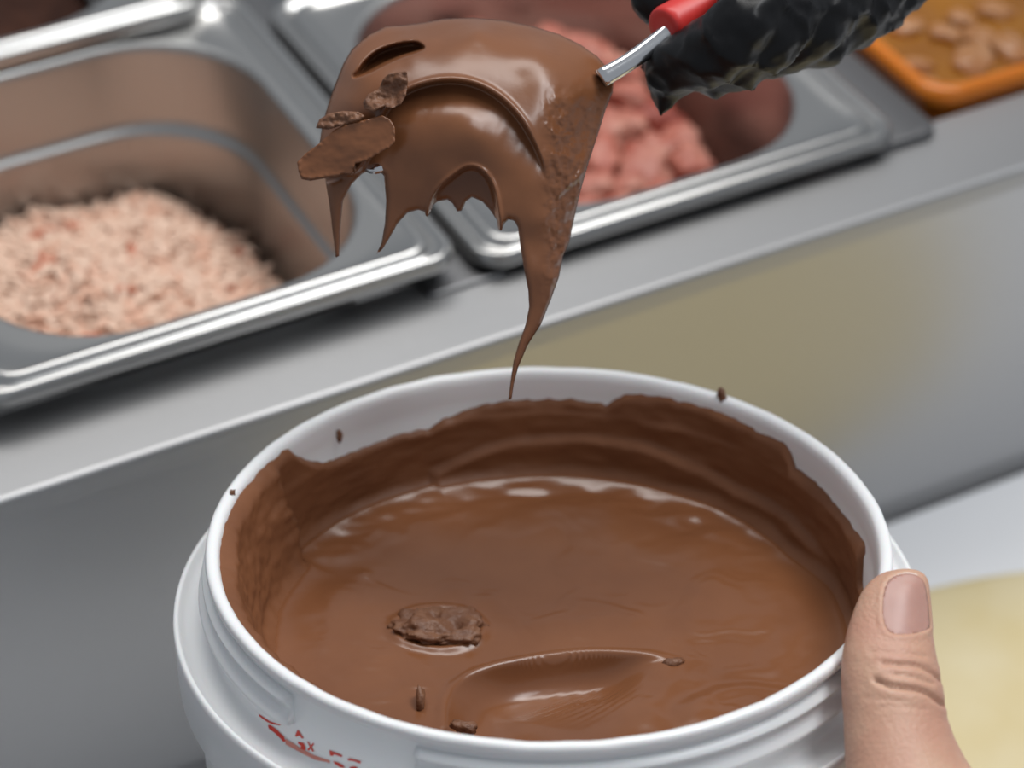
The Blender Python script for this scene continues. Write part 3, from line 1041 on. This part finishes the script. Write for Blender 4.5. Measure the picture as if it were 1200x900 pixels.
scoop = crom([(414, 91), (419, 82), (428, 70), (442, 59), (460, 52), (478, 48.5), (490, 49), (498, 56), (488, 62), (470, 68), (452, 76), (432, 86)], 5, True)


def wglob(q, d):
    wc, wu = fcap(q) / 1000, fcur(q) / 1000
    dc, _ = dist_poly(q, fold, closed=False)
    sc = np.where(inside(q, capreg), dc, -dc)
    k = sstep(-2.2, 1.2, sc)
    # soft rolled lip along the fold, left part only
    w = wc * k + wu * (1 - k)
    lipw = sstep(640, 600, q[:, 0])
    w += 0.0007 * np.exp(-((sc - 4.5) / 3.0) ** 2) * lipw
    # the arch in the lower edge
    da, _ = dist_poly(q, arch, closed=False)
    sa_ = np.where(inside(q, archreg), da, -da)
    w -= 0.0065 * sstep(-1.0, 3.0, sa_)
    w += 0.0008 * np.exp(-((sa_ + 2.5) / 2.2) ** 2)
    # hollow dug out of the top
    ds, _ = dist_poly(q, scoop)
    ss = np.where(inside(q, scoop), ds, -ds)
    up = sstep(95, 45, q[:, 1] + 0.42 * (q[:, 0] - 455))
    w -= 0.0120 * sstep(-0.8, 5.0, ss) * (0.72 + 0.28 * up)
    # grainy edge on the right, soft waves elsewhere
    gr = sstep(628, 655, q[:, 0]) * sstep(85, 150, q[:, 1]) * sstep(400, 330, q[:, 1])
    g1 = np.array([fbm(x / 9.0, y / 16.0, 0.7, 4) for x, y in q])
    w += gr * (0.0010 * g1 + 0.0003 * np.array([nz(x / 3.2, y / 4.0, 5.0) for x, y in q]))
    g2 = np.array([fbm(x / 70.0, y / 60.0, 2.7, 2) for x, y in q])
    w += 0.0006 * g2 * sstep(0, 12, d)
    # long strokes on the curtain
    st = np.array([nz((x * 0.9 + y * 0.35) / 14.0, y / 160.0, 6.0) for x, y in q])
    w += (1 - k) * 0.00025 * st
    return w


spoon = empty('serving_spoon', c2w(640, 110, SD + 0.008), 'steel spoon with a red handle held over the bucket', 'spoon')
glob_vf = relief(OUTL, 1.5, wglob, SD, rnd=7.0, tmax=0.013, tk=1.6)
gvv = glob_vf[0] - CAM
gdp = gvv @ CF
GX, GY = 600 + FPX * (gvv @ CR) / gdp, 450 - FPX * (gvv @ CU) / gdp
gmi = []
for f in glob_vf[1]:
    x, y = GX[list(f)].mean(), GY[list(f)].mean()
    e = np.interp(y, [95, 190, 325, 400], [719, 690, 655, 625]) - x
    gmi.append(1 if (95 < y < 370 and e + 16 * fbm(x / 16, y / 26, 4.0, 4) < np.interp(y, [95, 160, 300, 370], [13, 16, 10, 0])) else 0)
glob = fix_normals(mk('dripping_chocolate', glob_vf[0], glob_vf[1], None, origin=c2w(598, 468, SD), mats=[M['choc_glob'], M['choc_thin']], mi=gmi))
tag(glob, 'thick melted chocolate hanging off the spoon in long drips', 'chocolate')
# broken flake and curl stuck to the left end
FL = [(348, 190), (358, 180), (374, 168), (392, 152), (404, 146), (430, 140), (448, 135), (458, 140), (463, 150), (463, 166), (458, 172), (448, 178), (430, 188), (416, 192), (412, 205), (404, 203), (396, 206), (380, 208), (366, 210), (354, 209), (350, 202)]
ff = tps([(348, 200, -4), (400, 150, -1.5), (460, 140, 3.5), (460, 172, 4.5), (400, 200, -1), (420, 168, 1.5), (365, 208, -3.5)])
v, f = relief(dense(FL, 3), 1.6, lambda q, d: ff(q) / 1000 + 0.0002 * np.array([fbm(x / 14, y / 10, 1.1, 3) for x, y in q]) + 0.0007 * np.exp(-d / 2.5) * np.array([1 + fbm(x / 4, y / 4, 3.1, 3) for x, y in q]), SD, rnd=2.5, tmax=0.0045, tk=3.0)
fl = fix_normals(mk('flake', v, f, M['choc_glob'], glob))
FE = [(350, 200), (356, 205), (372, 203), (392, 201), (410, 196), (416, 190), (418, 200), (414, 206), (405, 204), (395, 208), (380, 209), (364, 212), (353, 210)]
v, f = relief(dense(FE, 2), 1.4, lambda q, d: ff(q) / 1000 - 0.0003 + 0.0008 * np.array([fbm(x / 5, y / 4, 6.1, 3) for x, y in q]), SD, rnd=2.0, tmax=0.004, tk=3.0)
fix_normals(mk('crumb_edge', v, f, M['choc_dry'], glob))
CRL = [(425, 120), (432, 110), (444, 104), (449, 92), (456, 86), (468, 84), (477, 83), (478, 96), (476, 112), (470, 122), (460, 127), (450, 125), (438, 131), (428, 128)]
fc = tps([(425, 122, -1), (450, 90, 1.5), (478, 85, 3.5), (476, 115, 4.5), (456, 108, -0.5), (440, 128, 2.5), (462, 98, 0.5)])
v, f = relief(dense(CRL, 2), 1.3, lambda q, d: fc(q) / 1000 + 0.0013 * np.array([fbm(x / 13, y / 11, 2.1, 4) for x, y in q]), SD - 0.0015, rnd=3.0, tmax=0.006, tk=3.0)
fix_normals(mk('curl', v, f, M['choc_dry'], glob))
CB = [(370, 150), (374, 140), (385, 133), (402, 130), (420, 131), (428, 136), (420, 142), (400, 147), (385, 152)]
fb = tps([(370, 148, -3.5), (400, 135, -1), (425, 138, 1.5), (390, 150, -1.5)])
v, f = relief(dense(CB, 2), 1.4, lambda q, d: fb(q) / 1000 + 0.0010 * np.array([fbm(x / 7, y / 6, 9.1, 4) for x, y in q]), SD, rnd=3.0, tmax=0.006, tk=3.0)
fix_normals(mk('curl', v, f, M['choc_dry'], glob))

# spoon bowl (buried), neck and red handle
BL = crom([(708, 92), (690, 78), (650, 66), (590, 56), (520, 56), (460, 70), (425, 100), (412, 150), (418, 185), (432, 203), (452, 200), (462, 180), (500, 150), (560, 140), (620, 130), (670, 112)], 5, True)
v, f = relief(dense(BL, 4), 4.0, lambda q, d: fcap(q) / 1000 - 0.0100 + 0.0066 * sstep(160, 195, q[:, 1]) * sstep(480, 440, q[:, 0]), SD, rnd=2.0, tmax=0.0014, tk=4.0)
fix_normals(mk('bowl', v, f, M['steel_bright'], spoon))
nd0, nd1 = c2w(704, 92, SD + 0.012), c2w(793, 31, SD + 0.017)
mid = c2w(748, 60, SD + 0.0145)
ax = (nd1 - nd0) / np.linalg.norm(nd1 - nd0)
side = np.cross(ax, CF); side /= np.linalg.norm(side)
fr = np.cross(side, ax)
rings = []
for t in np.linspace(0, 1, 14):
    c = nd0 * (1 - t) + nd1 * t - CU * 0.0008 * math.sin(math.pi * t)
    hw, ht = 0.0023 + 0.0007 * abs(t - 0.35), 0.0020
    rings.append([tuple(c + side * hw * math.copysign(abs(math.cos(a)) ** 0.85, math.cos(a)) + fr * ht * math.copysign(abs(math.sin(a)) ** 0.85, math.sin(a))) for a in np.linspace(0, 2 * math.pi, 20, endpoint=False)])
fix_normals(mk('neck', *loft(rings), M['steel_bright'], spoon))
# handle, receding away to the upper right
h0 = c2w(777, 34, SD + 0.016)
hd = CR * 0.74 + CU * 0.44 + CF * 0.50
hd /= np.linalg.norm(hd)
hu = np.cross(hd, CF); hu /= np.linalg.norm(hu)
hv2 = np.cross(hd, hu)
rings = []
for t, r in ((0.0, 0.0036), (0.0, 0.0056), (0.0006, 0.0063), (0.002, 0.0066), (0.02, 0.0069), (0.05, 0.0066), (0.09, 0.0066), (0.118, 0.006), (0.124, 0.005), (0.126, 0.003)):
    rings.append([tuple(h0 + hd * t + r * (math.cos(a) * hu * 0.88 + math.sin(a) * hv2)) for a in np.linspace(0, 2 * math.pi, 28, endpoint=False)])
fix_normals(mk('handle', *loft(rings), M['handle'], spoon))

# ------------------------------------------------------------------ gloved hand on the handle
def G(px, py, dd): return c2w(px, py, SD + dd)
fingers = [
    tube([G(925, -50, 0.036), G(893, -22, 0.018), G(880, 16, 0.002), G(846, 54, 0.004), G(803, 74, 0.015), G(783, 92, 0.021)], [0.0105, 0.0102, 0.0090, 0.0085, 0.0080, 0.0065]),
    tube([G(800, 72, 0.020), G(786, 96, 0.022), G(779, 118, 0.023), G(775, 133, 0.0235)], [0.0090, 0.0066, 0.0034, 0.0010]),
    tube([G(770, 62, 0.026), G(772, 90, 0.026), G(775, 120, 0.025)], [0.0042, 0.0042, 0.0024]),
    tube([G(965, -45, 0.040), G(935, -10, 0.020), G(905, 34, 0.008), G(872, 64, 0.012), G(842, 80, 0.022)], [0.0110, 0.0105, 0.0092, 0.0085, 0.0078]),
    tube([G(1005, -55, 0.048), G(985, -18, 0.030), G(955, 24, 0.020), G(925, 50, 0.022), G(892, 62, 0.030)], [0.0110, 0.0102, 0.0090, 0.0082, 0.0076]),
    tube([G(1050, -75, 0.056), G(1035, -35, 0.042), G(1005, 8, 0.034), G(975, 30, 0.036), G(950, 40, 0.040)], [0.0100, 0.0092, 0.0082, 0.0076, 0.0070]),
    tube([G(990, -110, 0.085), G(900, -75, 0.062), G(835, -28, 0.040), G(790, -6, 0.031), G(768, 4, 0.027)], [0.0140, 0.0118, 0.0100, 0.0088, 0.0065]),
    tube([G(925, -55, 0.040), G(1000, -105, 0.066), G(1080, -160, 0.090)], [0.0135, 0.0165, 0.0190]),
    tube([G(965, -52, 0.044), G(1030, -95, 0.068), G(1100, -155, 0.090)], [0.0135, 0.0165, 0.0190]),
    tube([G(1010, -62, 0.052), G(1050, -95, 0.070), G(1110, -150, 0.092)], [0.0130, 0.0160, 0.0190]),
    tube([G(1052, -82, 0.060), G(1080, -105, 0.074), G(1130, -150, 0.094)], [0.0120, 0.0150, 0.0185]),
    tube([G(1095, -155, 0.090), G(1180, -230, 0.112), G(1420, -420, 0.170), G(1700, -650, 0.240)], [0.0250, 0.0265, 0.0330, 0.0380]),
    tube([G(905, 62, 0.024), G(960, 52, 0.030), G(1015, 24, 0.040), G(1075, -20, 0.052)], [0.0050, 0.0060, 0.0060, 0.0060]),
]
gv, gf = remesh(join(*fingers), 0.0013, 5)
gn = vnormals(gv, gf)
gd = []
for p in gv:
    l = ((p - CAM) @ CR, (p - CAM) @ CU, (p - CAM) @ CF)
    a = fbm(l[0] * 95 + l[1] * 60, l[1] * 130 - l[0] * 30, l[2] * 60, 3)
    b = 1 - abs(nz(l[0] * 70 + l[1] * 110, l[1] * 40, l[2] * 70 + 3))
    c = 1 - abs(nz(l[0] * 150 - l[1] * 120, l[1] * 90 + l[0] * 60, l[2] * 110 + 8))
    gd.append(0.0008 * a + 0.0013 * (b ** 6 - 0.3) + 0.0004 * (c ** 6 - 0.3))
gv = gv + gn * np.array(gd)[:, None]
gh = mk('gloved_hand', gv, gf, M['glove'], origin=c2w(1080, -150, SD + 0.09))
tag(gh, 'hand in a wrinkled black plastic glove gripping the red spoon handle', 'hand')

# ------------------------------------------------------------------ bare hand on the bucket
ROWS = [(667.5, 1050, 1068), (669, 1040, 1077), (673, 1030, 1083.5), (681, 1019, 1087.5), (694, 1009, 1089), (715, 1000, 1091), (740, 992, 1093), (765, 987, 1097), (790, 985, 1102), (815, 986, 1106), (840, 988, 1110), (865, 989, 1119),
        (890, 990, 1132), (920, 990, 1152), (955, 992, 1180), (990, 996, 1200)]
TD = [(667, 0.667), (715, 0.663), (765, 0.658), (815, 0.654), (865, 0.650), (920, 0.646), (990, 0.640)]
ry = np.array([r[0] for r in ROWS])


def thumb_ring(y, n=36):
    xl, xr = np.interp(y, ry, [r[1] for r in ROWS]), np.interp(y, ry, [r[2] for r in ROWS])
    d = np.interp(y, [t[0] for t in TD], [t[1] for t in TD])
    cx, hw = (xl + xr) / 2, (xr - xl) / 2
    hdp = hw / FPX * d * np.interp(y, [667, 700, 760, 815, 900, 990], [0.62, 0.72, 0.84, 0.9, 0.9, 0.85])
    out = []
    for a in np.linspace(0, 2 * math.pi, n, endpoint=False):
        out.append(tuple(c2w(cx + hw * math.cos(a), y, d - hdp * math.sin(a))))
    return out


ys = np.concatenate([np.linspace(667.5, 681, 8), np.linspace(684, 990, 60)])
thumb = loft([thumb_ring(y) for y in ys])


def bp(r, deg, z): return bk2w(r * math.cos(deg * D), r * math.sin(deg * D), z)
tb = c2w(1105, 985, 0.642)
wrist = c2w(1290, 1330, 0.600)
hp = [thumb, tube([c2w(1085, 930, 0.647), c2w(1120, 1000, 0.641), c2w(1190, 1140, 0.622), wrist], [0.0125, 0.0165, 0.0200, 0.0230])]
kn, zf, ln, rf = [-16, -14, -13, -14], [-0.074, -0.0925, -0.110, -0.1255], [44, 50, 46, 36], [0.0086, 0.0088, 0.0084, 0.0074]
for k0, z, L, r in zip(kn, zf, ln, rf):
    R0 = np.interp(-z, [0.039, 0.07, 0.136], [0.0922, 0.0905, 0.0868]) + r - 0.0007
    pts = [bp(R0 + 0.006, k0, z)] + [bp(R0 + (0.0035 if s == 0.18 else 0.0008), k0 + (L - k0) * s, z + 0.002 * s) for s in (0.18, 0.42, 0.6, 0.8, 1.0)]
    hp.append(tube(pts, [r * 1.35, r * 1.15, r * 1.05, r * 1.02, r * 0.95, r * 0.80]))
    hp.append(tube([bp(R0 + 0.007, k0, z), bp(R0 + 0.016, k0 - 16, z - 0.004), wrist * 0.45 + bp(R0 + 0.010, k0 - 10, z) * 0.55, wrist], [r * 1.40, 0.0150, 0.0175, 0.0215]))
hp.append(tube([wrist, c2w(1370, 1500, 0.59), c2w(1500, 1780, 0.58)], [0.0250, 0.0275, 0.0320]))
sv, sf = remesh(join(*hp), 0.0007, 6)
# creases over the thumb joint, nail bed
rel = sv - CAM
dep = rel @ CF
px = 600 + FPX * (rel @ CR) / dep
py = 450 - FPX * (rel @ CU) / dep
sn = vnormals(sv, sf)
facing = (sn * (CAM - sv)).sum(1) > 0
pq = np.c_[px, py]
disp = np.zeros(len(sv))
for line, dp, wd in (([(1034, 777), (1052, 779), (1072, 780), (1090, 787), (1103, 798)], 0.00085, 2.0), ([(1026, 797), (1044, 804), (1066, 807), (1086, 812), (1106, 826)], 0.0012, 2.2), ([(1045, 790), (1068, 793), (1092, 801)], 0.0005, 1.6),
                     ([(1030, 830), (1056, 828), (1084, 832)], 0.0002, 2.0), ([(1020, 764), (1050, 765), (1085, 769)], 0.00025, 2.0), ([(1012, 818), (1036, 820), (1060, 822)], 0.0002, 2.0)):
    L_ = crom(line, 5)
    m = facing & (py > 740) & (py < 850) & (px < 1125)
    dl, _ = dist_poly(pq[m], L_, closed=False)
    disp[m] -= dp * np.exp(-(dl / wd) ** 2)
    disp[m] += dp * 0.18 * np.exp(-((dl - 8) / 5.0) ** 2)
NAIL = crom([(1038, 736), (1034, 722), (1034, 705), (1037, 688), (1045, 677), (1060, 672), (1074, 674), (1083, 682), (1087, 700), (1089, 720), (1089, 736), (1078, 742), (1062, 744), (1046, 743)], 5, True)
m = facing & (py > 655) & (py < 775)
dn, _ = dist_poly(pq[m], NAIL)
ins_n = inside(pq[m], NAIL)
disp[m] -= np.where(ins_n, 0.0007 * sstep(0, 4, dn), 0)
disp[m] += np.where(~ins_n, 0.0003 * np.exp(-((dn - 2.5) / 3.0) ** 2), 0)
sv = sv + sn * disp[:, None]
hand = mk('hand', sv, sf, M['skin'], origin=wrist)
tag(hand, 'bare hand with its thumb up against the white bucket rim', 'hand')
# nail plate: follows the thumb surface
hb = BVHTree.FromPolygons([tuple(p) for p in sv], [tuple(f) for f in sf])


def hand_depth(x, y):
    d = Vector(ray(x, y))
    r = hb.ray_cast(Vector(CAM), d.normalized())
    return (r[3] / d.length) if r[0] is not None else 0.665


def nail_part(name, poly, m, lift, par):
    P = dense(poly, 3.0)
    v, f = relief(P, 2.2, lambda q, d: np.array([0.66 - hand_depth(x, y) for x, y in q]) + lift * sstep(-1, 5, d), 0.66, rnd=1.5, tmax=0.0008, tk=3.0, smooth_it=3)
    return fix_normals(mk(name, v, f, m, par))


NP_ = NAIL * 1.0
tn = nail_part('thumbnail', NP_, M['nail'], 0.0007, hand)
nail_part('nail_edge', crom([(1041, 682), (1046, 675.5), (1060, 670.5), (1074, 672.5), (1084, 681), (1080, 680), (1070, 676), (1058, 675.5), (1048, 679)], 4, True), M['nail_tip'], 0.0010, tn)
